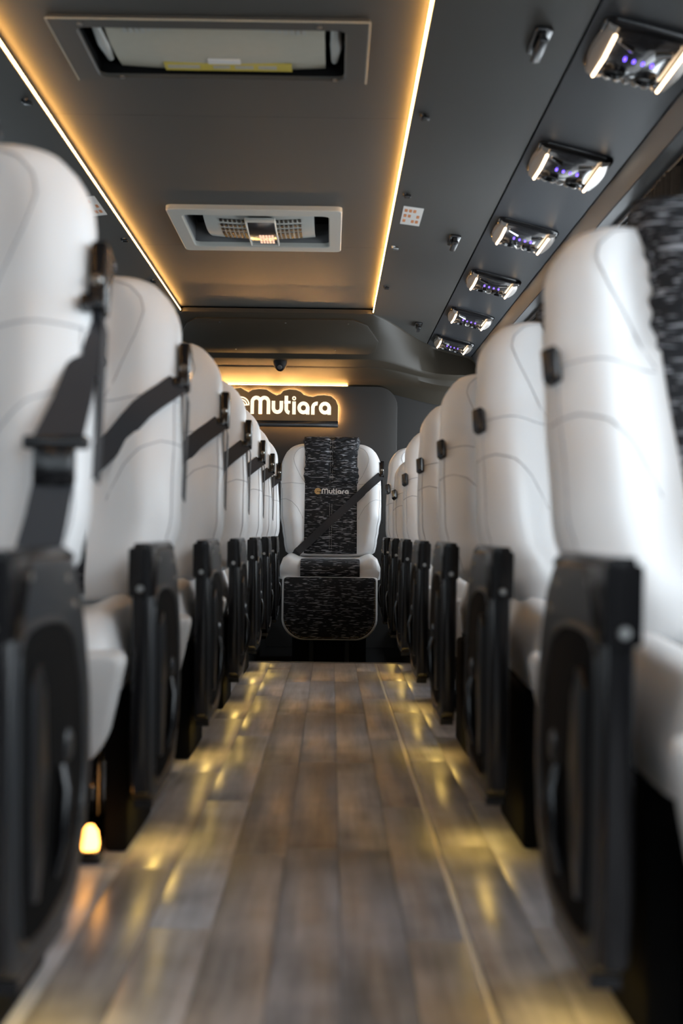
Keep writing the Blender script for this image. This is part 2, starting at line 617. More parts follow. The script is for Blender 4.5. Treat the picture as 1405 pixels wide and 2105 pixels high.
nx = 90
grid = [bulk_rows(XL + (XR - XL) * i / nx) for i in range(nx + 1)]
b = MB()
rings = [[(XL + (XR - XL) * i / nx, p[0], p[1]) for p in g] for i, g in enumerate(grid)]
b.loft(rings, cap=False, closed=False)
b.build('rear_moulding', M['cove'], wb, smooth=50)
# rear window blank: rounded slab standing proud of the rear wall
poly = rrect(XC - 0.79, XC + 0.80, 0.2, 1.625, 0.14, 8)
MB().prism(poly, YB - 0.10, YB + 0.01, 'y', b=0.008).build('rear_slab', M['slab'], wb)
# cover plate on the slope of the moulding, with its screws
A0, A1 = Vector((0, 7.87, CEIL - 0.006)), Vector((0, 8.34, 1.754))
dv = (A1 - A0)
nv = Vector((0, -(dv.z), dv.y)).normalized()
if nv.z > 0:
    nv = -nv


def slope_pt(x, t, off):
    p = A0 + dv * t
    return Vector((x, p.y, p.z)) + nv * off


out = [(XC - 0.50, 0.10), (XC + 0.47, 0.10), (XC + 0.56, 0.22), (XC + 0.635, 0.60), (XC + 0.62, 0.86), (XC + 0.57, 0.92), (XC - 0.57, 0.92), (XC - 0.63, 0.86), (XC - 0.64, 0.60), (XC - 0.57, 0.22)]
b = MB()
r0 = [slope_pt(x_, t_, -0.004) for x_, t_ in out]
r1 = [slope_pt(x_, t_, 0.007) for x_, t_ in out]
r2 = [slope_pt(XC + (x_ - XC) * 0.992, 0.5 + (t_ - 0.5) * 0.98, 0.010) for x_, t_ in out]
b.loft([r0, r1, r2])
b.build('cover_plate', M['cove'], wb)
for x_, t_ in ((XC - 0.36, 0.17), (XC + 0.05, 0.17), (XC + 0.44, 0.17), (XC - 0.28, 0.82), (XC + 0.36, 0.82)):
    MB().loft([[slope_pt(x_ + 0.006 * math.cos(a * PI / 4), t_ + 0.012 * math.sin(a * PI / 4), o_) for a in range(8)] for o_ in (0.009, 0.013)]).build('screw', M['steel'], wb)
# rear light strip on top of the slab
tag(MB().box(XC - 0.70, 0.10, YB - 0.097, YB - 0.090, 1.6255, 1.629, 0.0005).build('led_strip', M['ledrear']), 'warm light strip glowing above the sign on the rear wall', 'light strip', 'rear light strip')

# ------------------------------------------------------------ lettering


def arc(cx, cy, r, a0, a1, n=14):
    return [(cx + r * math.cos(math.radians(a0 + (a1 - a0) * k / n)), cy + r * math.sin(math.radians(a0 + (a1 - a0) * k / n))) for k in range(n + 1)]


def glyph_strokes(ch):
    """rounded geometric letters: list of (polyline, stroke width) and advance"""
    w = 0.205
    if ch == 'M':
        return [([(0.115, 0), (0.115, 0.66)] + arc(0.345, 0.655, 0.23, 180, 0) + [(0.575, 0)], w),
                ([(0.575, 0), (0.575, 0.66)] + arc(0.805, 0.655, 0.23, 180, 0) + [(1.035, 0)], w)], 1.20
    if ch == 'u':
        return [([(0.115, 0.72), (0.115, 0.34)] + arc(0.34, 0.34, 0.225, 180, 360) + [(0.565, 0.72)], w)], 0.73
    if ch == 't':
        return [([(0.115, 1.0), (0.115, 0.30)] + arc(0.33, 0.30, 0.215, 180, 262, 8), w), ([(0.0, 0.655), (0.36, 0.655)], 0.14)], 0.44
    if ch == 'i':
        return [([(0.115, 0.0), (0.115, 0.70)], w), (arc(0.115, 0.87, 0.082, 0, 360, 16), 0.065)], 0.29
    if ch == 'a':
        return [(arc(0.36, 0.36, 0.245, 0, 360, 26), w), ([(0.605, 0.0), (0.605, 0.40)], w)], 0.78
    if ch == 'r':
        return [([(0.115, 0.0), (0.115, 0.40)] + arc(0.34, 0.38, 0.225, 180, 78, 10), w)], 0.44
    if ch == 'e':
        return [(arc(0.42, 0.42, 0.31, 8, 318, 26), 0.20), ([(0.2, 0.45), (0.72, 0.45)], 0.13)], 0.92
    return [], 0.3


def stroke_mesh(b, pts, w, place, d0, d1):
    n = len(pts)
    L, R = [], []
    for i, p in enumerate(pts):
        a, c = pts[max(i - 1, 0)], pts[min(i + 1, n - 1)]
        if i == 0 and (Vector(p) - Vector(pts[-1])).length < 1e-5:
            a = pts[-2]
        if i == n - 1 and (Vector(p) - Vector(pts[0])).length < 1e-5:
            c = pts[1]
        t = Vector((c[0] - a[0], c[1] - a[1]))
        t.normalize()
        q = Vector((-t.y, t.x)) * w / 2
        L.append((p[0] + q.x, p[1] + q.y))
        R.append((p[0] - q.x, p[1] - q.y))
    rings = []
    for l, r in zip(L, R):
        rings.append([place(*l, d1), place(*r, d1), place(*r, d0), place(*l, d0)])
    b.loft(rings)


def word(text, place, d0, d1, x0=0.0, striped=False):
    b = MB()
    x = x0
    for ch in text:
        st, adv = glyph_strokes(ch)
        for pts, w in st:
            q = [(px + x, py) for px, py in pts]
            if striped and w > 0.2:
                for k in (-1.5, -0.5, 0.5, 1.5):
                    # parallel stripes, offset from the middle of the stroke
                    o = []
                    n = len(q)
                    for i, p in enumerate(q):
                        a, c = q[max(i - 1, 0)], q[min(i + 1, n - 1)]
                        if i == 0 and (Vector(p) - Vector(q[-1])).length < 1e-5:
                            a = q[-2]
                        if i == n - 1 and (Vector(p) - Vector(q[0])).length < 1e-5:
                            c = q[1]
                        t = Vector((c[0] - a[0], c[1] - a[1])).normalized()
                        o.append((p[0] - t.y * w / 4 * k, p[1] + t.x * w / 4 * k))
                    stroke_mesh(b, o, w / 4 * 0.86, place, d0, d1)
            else:
                stroke_mesh(b, q, w, place, d0, d1)
        x += adv
    return b, x


# ------------------------------------------------------------ backlit sign on the rear wall
SY = YB - 0.10                  # face of the slab
PX = 8.86 / FPX                 # metres per photo pixel there


def sx_(px):
    return (px - 682) * PX


def sz_(py):
    return CZ + (1096 - py) * PX


sign = empty('backlit_sign', (0, 0, 0))
tag(sign, 'backlit bronze eMutiara sign on the rear wall under the light strip', 'sign')
top = [(428, 840), (432, 815), (445, 803), (462, 800), (478, 801), (492, 799), (500, 804), (508, 808), (516, 803), (530, 801), (545, 802), (558, 810), (566, 814), (574, 811), (580, 804), (592, 801), (606, 802), (616, 806), (622, 812), (632, 815), (641, 816), (650, 813), (664, 812), (678, 814), (688, 822), (693, 834), (693, 866), (428, 866)]
pl = [(sx_(a), sz_(c)) for a, c in top]
MB().prism(pl, SY - 0.045, SY - 0.035, 'y').build('sign_plate', M['plate'], sign)
edge = [(p[0], SY - 0.045, p[1]) for p in pl[:-1]]
MB().tube(edge, 0.0022, 6).build('lit_edge', M['plate_edge'], sign)
MB().box(sx_(428), sx_(693), SY - 0.052, SY - 0.020, sz_(879), sz_(866), 0.002).build('base_bar', M['plastic_gloss'], sign)
inner = [(sx_(560) + (p[0] - sx_(560)) * 0.995, SY - 0.018, sz_(838) + (p[1] - sz_(838)) * 0.97) for p in pl[:-1]]
inner.append(inner[0])
MB().tube(inner, 0.003, 6).build('rear_glow_strip', M['halo'], sign)
MB().box(sx_(440), sx_(684), SY - 0.018, SY - 0.012, sz_(877.6), sz_(877), 0.0003).build('rear_glow_strip', M['amber'], sign)
for px in (450, 560, 672):
    MB().box(sx_(px) - 0.004, sx_(px) + 0.004, SY - 0.036, SY, sz_(850), sz_(847)).build('spacer', M['steel'], sign)
HT = 38 * PX
_, wd = word('Mutiara', lambda u, v, d: (u, d, v), 0, 1)
KX = 169 * PX / wd


def splace(u, v, d):
    return (sx_(512) + u * KX, d, sz_(853) + v * HT)


b, _ = word('Mutiara', splace, SY - 0.0445, SY - 0.050, striped=True)
b.build('lettering', M['letter'], sign)
b = MB()
for r, w in ((0.46, 0.075), (0.33, 0.075), (0.20, 0.075)):
    pts = [(-0.52 + 0.0 + px, 0.44 + py) for px, py in arc(0, 0, r, 12, 322, 30)]
    stroke_mesh(b, pts, w, splace, SY - 0.0445, SY - 0.050)
stroke_mesh(b, [(-0.62, 0.44), (-0.05, 0.50)], 0.07, splace, SY - 0.0445, SY - 0.050)
b.build('lettering', M['letter'], sign)
MB().tube([(sx_(678), SY - 0.046, sz_(820)), (sx_(678), SY - 0.050, sz_(820))], 0.003, 8).build('screw', M['plastic_gloss'], sign)

# small dome camera below the moulding lip
cc = empty('dome_camera', (-0.352, 8.46, 1.733))
tag(cc, 'small black dome camera under the rear moulding above the sign', 'camera')
rings = []
for z, r in ((0.0, 0.046), (-0.012, 0.046), (-0.03, 0.042), (-0.048, 0.034), (-0.062, 0.022), (-0.070, 0.008)):
    rings.append([(r * math.cos(a * PI / 12), r * math.sin(a * PI / 12), z) for a in range(24)])
MB().loft(rings).build('housing', M['cctv'], cc)
ln = MB().tube([(0, -0.030, -0.042), (0, -0.052, -0.048)], 0.016, 16).build('lens', M['lens'], cc)
MB().tube([(0, -0.051, -0.0477), (0, -0.0535, -0.0484)], [0.0165, 0.013], 16).build('lens_ring', M['plastic_grey'], cc)


# ------------------------------------------------------------ roof hatch (near) and roof vent (far)
def curve_sheet(x0, x1, y0, y1, zedge, sag, n=14, th=0.006, ny=8, sagy=0.0):
    b = MB()
    rings = []
    for j in range(ny + 1):
        y = y0 + (y1 - y0) * j / ny
        vs = []
        for i in range(n + 1):
            u = -1 + 2 * i / n
            vs.append((x0 + (x1 - x0) * i / n, y, zedge - sag * (1 - u * u) - sagy * math.sin(PI * j / ny)))
        rings.append(vs + [(p[0], p[1], p[2] + th) for p in reversed(vs)])
    return b.loft(rings)


def ring_plate(b, ox0, ox1, oy0, oy1, ix0, ix1, iy0, iy1, z0, z1, ro=0.01, ri=0.02):
    o = rrect(ox0, ox1, oy0, oy1, ro, 4)
    i_ = rrect(ix0, ix1, iy0, iy1, ri, 4)
    n = len(o)
    k = 0.004
    o2 = rrect(ox0 + k, ox1 - k, oy0 + k, oy1 - k, max(ro - k, 0.002), 4)
    i2 = rrect(ix0 - k, ix1 + k, iy0 - k, iy1 + k, ri + k, 4)
    R = [[(p[0], p[1], z1) for p in o], [(p[0], p[1], z0 + k) for p in o], [(p[0], p[1], z0) for p in o2], [(p[0], p[1], z0) for p in i2],
         [(p[0], p[1], z0 + k) for p in i_], [(p[0], p[1], z1) for p in i_]]
    b.loft(R, cap=False)


zp = CEIL + RISE
ha = empty('roof_grille', (-0.350, 3.665, zp))
tag(ha, 'grey-framed roof air grille with beige curved cover and yellow label, nearest the camera', 'air grille')
b = MB()
ring_plate(b, -0.438, 0.438, -0.235, 0.235, -0.365, 0.372, -0.175, 0.203, -0.012, 0.0, 0.008, 0.025)
b.build('frame', M['ceiling'], ha)
e = MB()
for a, c in (((-0.4385, -0.2355), (0.4385, -0.2355)), ((-0.4385, -0.2355), (-0.4385, 0.2355)), ((0.4385, -0.2355), (0.4385, 0.2355))):
    e.tube([(*a, -0.010), (*c, -0.010)], 0.0022, 6)
e.build('edge_trim', M['ventbeige'], ha)
bx = MB()
bx.box(-0.372, -0.366, -0.182, 0.210, 0.0, 0.12)
bx.box(0.373, 0.380, -0.182, 0.210, 0.0, 0.12)
bx.box(-0.372, 0.380, 0.204, 0.210, 0.0, 0.12)
bx.box(-0.372, 0.380, -0.182, -0.176, 0.0, 0.12)
bx.box(-0.372, 0.380, -0.182, 0.210, 0.12, 0.126)
bx.build('recess_box', M['void'], ha)
cv = curve_sheet(-0.30, 0.315, -0.172, 0.196, 0.022, 0.010, sagy=0.014).build('grille_cover', M['ventbeige'], ha)
for x_ in (-0.12, 0.07):
    MB().tube([(x_, -0.166, 0.003), (x_, -0.166, -0.002)], 0.006, 10).build('screw', M['plastic_gloss'], cv)
lb = MB().box(-0.165, 0.215, 0.120, 0.180, 0.0035, 0.0065).build('yellow_label', M['yellow'], cv)
for x0_, x1_ in ((-0.155, -0.06), (-0.02, 0.03), (0.045, 0.10), (0.115, 0.17)):
    MB().box(x0_, x1_, 0.134, 0.160, 0.0022, 0.0040).build('print', M['ventbeige'], cv)
MB().box(-0.03, 0.065, 0.072, 0.106, -0.0035, 0.0).build('white_label', M['white_label'], cv)
for x0_ in (-0.25, 0.03):
    for k in range(14):
        MB().box(x0_ + k * 0.017, x0_ + k * 0.017 + 0.011, -0.135, -0.095, 0.008, 0.016).build('slot', M['ductgrey'], cv)
for x_ in (-0.327, 0.343):
    MB().tube([(x_, -0.16, 0.028), (x_ + 0.005, 0.0, 0.02), (x_, 0.15, 0.03)], [0.012, 0.02, 0.012], 10).build('hinge_arm', M['ductgrey'], ha)
for x_, y_ in ((-0.35, -0.205), (0.30, -0.205), (-0.30, 0.200), (0.345, 0.200)):
    MB().tube([(x_, y_, -0.011), (x_, y_, -0.015)], 0.008, 10).build('screw', M['steel'], ha)

ve = empty('roof_vent', (-0.348, 5.81, zp))
tag(ve, 'pale grey roof vent with square perforations and lit centre lens, farther down the ceiling', 'roof vent')
b = MB()
ring_plate(b, -0.375, 0.378, -0.395, 0.395, -0.315, 0.320, -0.30, 0.30, -0.022, 0.0, 0.03, 0.03)
b.build('frame', M['ductgrey'], ve)
bx = MB()
bx.box(-0.324, -0.317, -0.307, 0.307, 0.0, 0.13)
bx.box(0.322, 0.328, -0.307, 0.307, 0.0, 0.13)
bx.box(-0.324, 0.328, 0.302, 0.307, 0.0, 0.13)
bx.box(-0.324, 0.328, -0.307, -0.302, 0.0, 0.13)
bx.box(-0.324, 0.328, -0.307, 0.307, 0.13, 0.136)
bx.build('recess_box', M['trimgrey'], ve)
cv = curve_sheet(-0.235, 0.255, -0.285, 0.285, 0.025, 0.012, sagy=0.034).build('vent_cover', M['ductgrey'], ve)


def cover_z(x_, y_):
    u = (x_ - 0.01) / 0.245
    return 0.025 - 0.012 * (1 - u * u) - 0.034 * math.sin(PI * (y_ + 0.285) / 0.57)


for x0_ in (-0.165, 0.085):
    for i in range(6):
        for j in range(6):
            xx, yy = x0_ + i * 0.020, -0.17 + j * 0.062
            q = cover_z(xx + .006, yy + .02)
            MB().box(xx, xx + 0.012, yy, yy + 0.040, q - 0.0025, q + 0.001).build('slot', M['plastic_gloss'], cv)
b = curve_sheet(-0.042, 0.078, -0.20, 0.245, -0.014, 0.001, th=0.008, sagy=0.012)
b.build('lamp_lens', M['lens'], ve)
pr = MB()
for i in range(5):
    for j in range(4):
        pr.box(0.0 + i * 0.014, 0.010 + i * 0.014, 0.04 + j * 0.042, 0.066 + j * 0.042, -0.029, -0.026)
pr.build('lamp_cell', mat('warm_lamp_cell', (0.8, 0.6, 0.5), 0.4, emit=(1.0, 0.55, 0.33), estr=0.75), ve)
b = MB()
ring_plate(b, -0.050, 0.086, -0.225, 0.26, -0.042, 0.078, -0.20, 0.245, -0.028, -0.012, 0.006, 0.004)
b.build('lens_frame', M['ductgrey'], ve)
for x_ in (-0.275, 0.287):
    MB().box(x_ - 0.03, x_ + 0.03, -0.29, 0.29, 0.09, 0.10).build('duct_plate', M['void'], ve)

# ------------------------------------------------------------ hooks, screws and stickers on the ceiling side panels


def side_z(x_):
    return zc(abs(x_ - XC))


place_words = ['nearest', 'middle', 'farthest']
for k, (r, y) in enumerate(((0.403, 3.36), (0.40, 5.67), (0.399, 8.0))):
    x_ = r * 1.325
    h = empty('coat_hook', (x_, y, side_z(x_)), 0.0)
    tag(h, '%s of the black coat hooks on the right ceiling panel' % place_words[k], 'hook', 'coat hooks on the ceiling')
    MB().prism(rrect(-0.024, 0.024, -0.085, 0.085, 0.012), -0.012, 0.004, 'z', b=0.003).build('base', M['plastic_gloss'], h)
    hk = MB()
    for k2_ in (-1, 1):
        hk.tube([(0.0, k2_ * 0.062, -0.008), (0.0, k2_ * 0.062, -0.026)], 0.009, 8)
    hk.box(-0.013, 0.013, -0.076, 0.076, -0.040, -0.024, 0.006)
    hk.build('hook', M['plastic'], h)
    MB().tube([(0.0, 0.079, -0.012), (0.0, 0.079, -0.015)], 0.008, 8).build('screw', M['steel'], h)
scr = [(0.204, 3.55 * .86 + 1.04, 1), (0.204, 5.05, 1), (0.204, 5.98, 1), (0.204, 6.95, 1), (-0.725, 4.0, 0), (-0.725, 5.9, 0), (-0.718, 6.86, 0)]
scr = [(0.205 * 1.348, FPX * 1.348 / d) for d in (868, 704, 594, 511)] + [(-0.725 * 1.348, FPX * 1.348 / d) for d in (888, 603, 518)]
sl_lab = ['black fixing stud beside right light strip, nearest the camera', 'black fixing stud beside right light strip, just above the white sticker', 'metal fixing stud beside right light strip, below the white sticker', 'black fixing stud beside right light strip, farthest back',
          'black fixing stud beside left light strip, nearest the camera', 'black fixing stud beside left light strip, second from the camera', 'black fixing stud beside left light strip, farthest back']
for (x_, y), lb_ in zip(scr, sl_lab):
    s = MB()
    z_ = side_z(x_)
    s.tube([(x_, y, z_ + 0.002), (x_, y, z_ - 0.010)], [0.012, 0.010], 10)
    s.box(x_ - 0.004, x_ + 0.022, y - 0.012, y + 0.014, z_ - 0.015, z_ - 0.006, 0.002)
    tag(s.build('fixing_stud', M['steel'] if lb_.startswith('metal') else M['plastic_gloss']), lb_, 'stud', 'ceiling fixing studs')


def sticker(px, py, r, label, s):
    hh = 1.345
    y = FPX * hh / (1096 - py)
    x_ = (px - 682) * y / FPX
    o = empty('sticker', (x_, y, side_z(x_) - 0.0015))
    o.rotation_euler = (0, math.atan2(0.05, 0.397) * s, 0)
    tag(o, label, 'sticker')
    MB().box(-0.042, 0.042, -0.15, 0.15, -0.0008, 0.0008).build('paper', M['white_label'], o)
    for i in range(4):
        for j in range(3):
            if (i + j) % 4 != 3:
                MB().box(-0.034 + i * 0.018, -0.022 + i * 0.018, -0.11 + j * 0.085, -0.065 + j * 0.085, -0.0016, -0.0006).build('print', M['orange_print'] if (i * j) % 3 != 2 else M['trimgrey'], o)


sticker(840, 437, 0.24, 'white printed sticker beside the right ceiling light strip', 1)
sticker(178, 427, -0.75, 'white printed sticker left of the left ceiling light strip', -1)


# ------------------------------------------------------------ reading lamp units on the right lamp panel
def lamp_unit():
    r = empty('reading_lamp_unit')
    # local: x across panel, y along the bus, -z out of the panel
    hx, hy = 0.128, 0.165
    b = MB()
    R = []
    for sx2, z in ((1.0, 0.002), (1.0, -0.006), (0.95, -0.016), (0.88, -0.020)):
        R.append([(p[0] * sx2, p[1] * sx2, z) for p in rrect(-hx, hx, -hy, hy, 0.035, 5)])
    b.loft(R)
    b.build('bezel', M['plastic_gloss'], r)
    # clear faceted side wings with the light bars
    for s in (-1, 1):
        w = MB()
        R = []
        for j in range(9):
            y = -hy * 0.92 + 2 * hy * 0.92 * j / 8
            bow = 0.012 * math.cos(PI * (j - 4) / 8)
            R.append([(s * (0.090), y, -0.018), (s * (0.116 + bow), y, -0.012), (s * (0.110 + bow), y, -0.026), (s * 0.092, y, -0.034)])
        w.loft(R)
        w.build('clear_wing', M['crystal'], r)
        MB().tube([(s * (0.090), -hy * 0.84, -0.036), (s * 0.088, 0, -0.041), (s * 0.090, hy * 0.84, -0.036)], 0.0055, 8).build('light_bar', M['bar'], r)
    # convex centre lens
    R = []
    for j in range(11):
        y = -hy * 0.88 + 2 * hy * 0.88 * j / 10
        c = math.sqrt(max(0, 1 - (abs(j - 5) / 5.2) ** 2.2))
        row = []
        for i in range(11):
            u = -1 + 0.2 * i
            row.append((u * 0.082, y, -0.014 - 0.020 * c * (1 - 0.35 * u * u)))
        R.append(row + [(0.082, y, -0.012), (-0.082, y, -0.012)])
    MB().loft(R).build('centre_lens', M['lens'], r)
    for k in range(4):
        x_ = -0.036 + 0.024 * k
        rr = [[(x_ + 0.0042 * math.cos(a * PI / 5), -0.012 + 0.010 * math.sin(a * PI / 5), z) for a in range(10)] for z in (-0.032, -0.0368)]
        MB().loft(rr).build('blue_light', M['blue'], r)
    # air nozzles and chrome lip along the far edge
    lip = [(-0.088 + 0.176 * i / 24, hy * 0.90 + 0.006 * math.sin(i * 1.7), -0.022 - 0.007 * abs(math.sin(i * 0.9))) for i in range(25)]
    MB().tube(lip, 0.005, 6).build('chrome_lip', M['crystal'], r)
    for x_ in (-0.042, 0.042):
        b = MB()
        n = 16
        R = [[(x_ + q * math.cos(2 * PI * a / n), 0.085 + q * 1.1 * math.sin(2 * PI * a / n), z) for a in range(n)] for q, z in ((0.030, -0.030), (0.030, -0.040), (0.024, -0.042), (0.020, -0.034))]
        b.loft(R)
        b.build('air_nozzle', M['plastic_gloss'], r)
    for s in (-1, 1):
        MB().tube([(-0.07 * s, -0.095, -0.030), (-0.03 * s, -0.075, -0.036)], [0.003, 0.006], 8).build('chrome_accent', M['chrome'], r)
    return r


ords = ['nearest', 'second', 'third', 'fourth', 'fifth', 'farthest']
ang = math.atan2(0.075, 0.31)
l0 = None
for k, y in enumerate((3.31, 4.32, 5.33, 6.36, 7.39, 8.41)):
    o = lamp_unit() if l0 is None else copy_tree(l0)
    l0 = l0 or o
    x_ = 0.79
    o.location = (x_, y, zc(x_ - XC) - 0.001)
    o.rotation_euler = (0, ang, 0)
    tag(o, '%s%s reading lamp unit with two warm light bars on the right ceiling panel' % (ords[k], ' nearest' if 0 < k < 5 else ''), 'reading lamp', 'reading lamp units over right seats')

# ------------------------------------------------------------ the seats
L_BACK = 0.76
WT = [(0.0, 0.285), (0.12, 0.300), (0.22, 0.312), (0.34, 0.327), (0.5, 0.331), (0.64, 0.333), (0.78, 0.327), (0.90, 0.318), (1.0, 0.312)]


WIDE = [(0.0, 0.290), (0.07, 0.300), (0.14, 0.335), (0.22, 0.346), (0.40, 0.344), (0.6, 0.337), (0.78, 0.327), (1.0, 0.312)]
CUR = [WT]


def back_half(v):
    w = interp(CUR[0], v)
    r = 0.165
    top = (1 - v) * L_BACK
    if top < r:
        k = 1 - top / r
        w -= 0.13 * (1 - math.sqrt(max(0.0, 1 - k ** 2.3)))
    bot = v * L_BACK
    if bot < 0.03:
        w -= 0.05 * (1 - bot / 0.03) ** 2
    return w


def back_thick(v):
    t = interp([(0, 0.10), (0.3, 0.105), (0.6, 0.085), (0.85, 0.075), (1, 0.065)], v)
    top = (1 - v) * L_BACK
    if top < 0.04:
        k = 1 - top / 0.04
        t *= math.sqrt(max(0.02, 1 - k * k))
    bot = v * L_BACK
    if bot < 0.04:
        k = 1 - bot / 0.04
        t *= math.sqrt(max(0.05, 1 - k * k))
    return t


def front_off(u, v):
    a = abs(u)
    t = back_thick(v)
    edge = (1 - min(1, a) ** 5) ** 0.5 if a < 1 else 0
    bol = interp([(0, 0.03), (0.12, 0.055), (0.32, 0.075), (0.5, 0.055), (0.64, 0.040), (0.8, 0.050), (0.93, 0.035), (1.0, 0.0)], v)
    bump = sstep(0.50, 0.80, a)
    d = t / 2 * edge + bol * bump * (0.35 + 0.65 * edge)
    # lumbar and head swell in the middle
    d += 0.018 * math.exp(-((v - 0.25) / 0.13) ** 2) * (1 - sstep(0.3, 0.6, a)) + 0.012 * math.exp(-((v - 0.82) / 0.12) ** 2) * (1 - sstep(0.3, 0.6, a))
    # shallow dents along the seams
    d -= 0.005 * math.exp(-((v - 0.645) / 0.012) ** 2) * sstep(0.45, 0.6, a) * edge
    return d


class Back:
    """frame of a reclined backrest"""
    def __init__(s, th, hy=0.44, hz=0.45):
        s.up = Vector((0, math.sin(th), math.cos(th)))
        s.n = Vector((0, -math.cos(th), math.sin(th)))
        s.o = Vector((0, hy, hz))

    def p(s, x, v, off):
        return s.o + s.up * (v * L_BACK) + s.n * off + Vector((x, 0, 0))

    def surf(s, u, v, extra=0.0):
        return s.p(u * back_half(v), v, front_off(u, v) + extra)


def make_seat(theta, side, arm=True, belt=True, clip=False, leg_tilt=-12, leg_len=0.225, logo=True, buckle=False, belt_side=1, rear=False, leg_top=0.425, rim=0.080, arm_off=0.0, name='coach_seat'):
    """seat facing -y, local origin on the floor at the armrest front; side=+1: aisle is at +x"""
    th = math.radians(theta)
    B = Back(th)
    CUR[0] = WT if rear else WIDE
    r = empty(name)
    # --- backrest shell
    vs = [0, 0.008, 0.02, 0.035, 0.05] + [0.05 + 0.90 * k / 30 for k in range(1, 31)] + [0.962, 0.972, 0.981, 0.988, 0.994, 0.998, 1.0]
    us = [math.sin(PI / 2 * (-1 + 2 * k / 36)) for k in range(37)]
    us = [0.55 * a + 0.45 * (-1 + 2 * k / 36) for k, a in enumerate(us)]
    rings = []
    for v in vs:
        ring = [B.surf(u, v) for u in us]
        t = back_thick(v)
        for k in range(17, 0, -1):
            u = -1 + 2 * k / 18
            e_ = (1 - abs(u) ** 4) ** 0.5
            ring.append(B.p(u * back_half(v), v, -t / 2 * e_))
        rings.append(ring)
    bk = MB().loft(rings).build('backrest', M['leather'], r, smooth=70)
    # --- stitched seams
    sv = 0.62 if rear else 0.575
    lsh = -0.03 if rear else -0.07
    for s in (-1, 1):
        sm = MB()
        sm.tube([B.surf(s * u, sv, 0.0005) for u in [0.50 + 0.48 * k / 12 for k in range(13)]], 0.0014, 5)
        tear = [(0.50, sv + 0.01), (0.61, 0.69), (0.71, 0.77), (0.77, 0.84), (0.775, 0.89), (0.74, 0.93), (0.66, 0.955), (0.55, 0.962)]
        pts = []
        for (a, b1), (c, d1) in zip(tear, tear[1:]):
            for k in range(4):
                pts.append((a + (c - a) * k / 4, b1 + (d1 - b1) * k / 4))
        sm.tube([B.surf(s * a, b1, 0.0005) for a, b1 in pts], 0.0013, 5)
        low = [(0.99, 0.51), (0.88, 0.505), (0.76, 0.475), (0.66, 0.43), (0.58, 0.37), (0.54, 0.33)]
        pts = []
        for (a, b1), (c, d1) in zip(low, low[1:]):
            for k in range(4):
                pts.append((a + (c - a) * k / 4, b1 + (d1 - b1) * k / 4))
        sm.tube([B.surf(s * a, b1 + lsh, 0.0005) for a, b1 in pts], 0.0013, 5)
        sm.tube([B.surf(s * 0.955, 0.03 + 0.55 * k / 20, 0.0005) for k in range(21)], 0.0013, 5)
        sm.build('seam', M['seam'], bk)
    # --- patterned centre strip
    st = MB()
    rings = []
    hw = 0.170 if rear else 0.156
    pw = 0.178 if rear else 0.164
    for k in range(41):
        v = 0.01 + 0.95 * k / 40
        row, low = [], []
        for i in range(15):
            x_ = -hw + 2 * hw * i / 14
            u = x_ / back_half(v)
            e_ = 0.006 * (1 - (abs(x_) / hw) ** 8)
            row.append(B.p(x_, v, front_off(u, v) + 0.002 + e_))
            low.append(B.p(x_, v, front_off(u, v) - 0.004))
        rings.append(row + low[::-1])
    fb = st.loft(rings).build('fabric_strip', M['fabric'], r, smooth=60)
    # centre double stitching
    ss = MB()
    for xo in (-0.007, 0.007):
        for v0 in [0.03 + 0.016 * q for q in range(26)]:
            if 0.27 < v0 < 0.29:
                continue
            ss.box(-0.0008, 0.0008, -0.0004, 0.0004, 0, 0.008, mtx=Matrix.Translation(B.p(xo, v0, front_off(0, v0) + 0.0085)) @ Matrix.Rotation(-th, 4, 'X'))
    ss.build('stitching', M['stitch'], fb)
    # --- head pillow, gathered at the middle
    ph = MB()
    rings = []
    nv = 44
    for k in range(nv + 1):
        t = k / nv
        v = 0.615 + 0.435 * t
        prof_ = (math.sin(PI * min(1, max(0, t * 0.98 + 0.01)))) ** 0.42
        row, low = [], []
        for i in range(33):
            w = -1 + 2 * i / 32
            x_ = w * (pw + 0.008 * math.sin(t * 9) * (1 if w > 0 else 0.7) + 0.003 * math.sin(t * 43))
            lobes = (1 - abs(w) ** 5) ** 0.5 if abs(w) < 1 else 0
            gather = 1 - 0.42 * math.exp(-(w / 0.10) ** 2)
            wr_ = 0.0062 * math.sin(t * 52 + 3.0 * math.cos(w * 2.6) + 1.5 * math.sin(w * 7)) * (0.35 + 0.65 * math.exp(-(abs(w) - 0.0) ** 2 / 0.35))
            wr_ += 0.0022 * math.sin(t * 96 + 5 * w)
            off = 0.032 + 0.052 * prof_ * lobes * gather + wr_ * lobes
            u = x_ / 0.33
            vv = v - 0.022 * (t > 0.8) * (t - 0.8) / 0.2 * math.exp(-(w / 0.10) ** 2)
            row.append(B.p(x_, vv, off))
            low.append(B.p(x_ * 0.97, vv, 0.028 if v < 0.97 else 0.028 - 0.045 * sstep(0.97, 1.05, v)))
        rings.append(row + low[::-1])
    pil_ = ph.loft(rings).build('head_pillow', M['fabric'], r, smooth=80)
    sm = MB()
    for xo in (-0.007, 0.007):
        for q in range(26):
            t = 0.06 + 0.034 * q
            v = 0.615 + 0.435 * t
            prof_ = math.sin(PI * t) ** 0.42
            off = 0.032 + 0.052 * prof_ * 0.60 + 0.005
            sm.box(-0.0008, 0.0008, -0.0004, 0.0004, 0, 0.007, mtx=Matrix.Translation(B.p(xo, v, off)) @ Matrix.Rotation(-th, 4, 'X'))
    sm.build('stitching', M['stitch'], pil_)
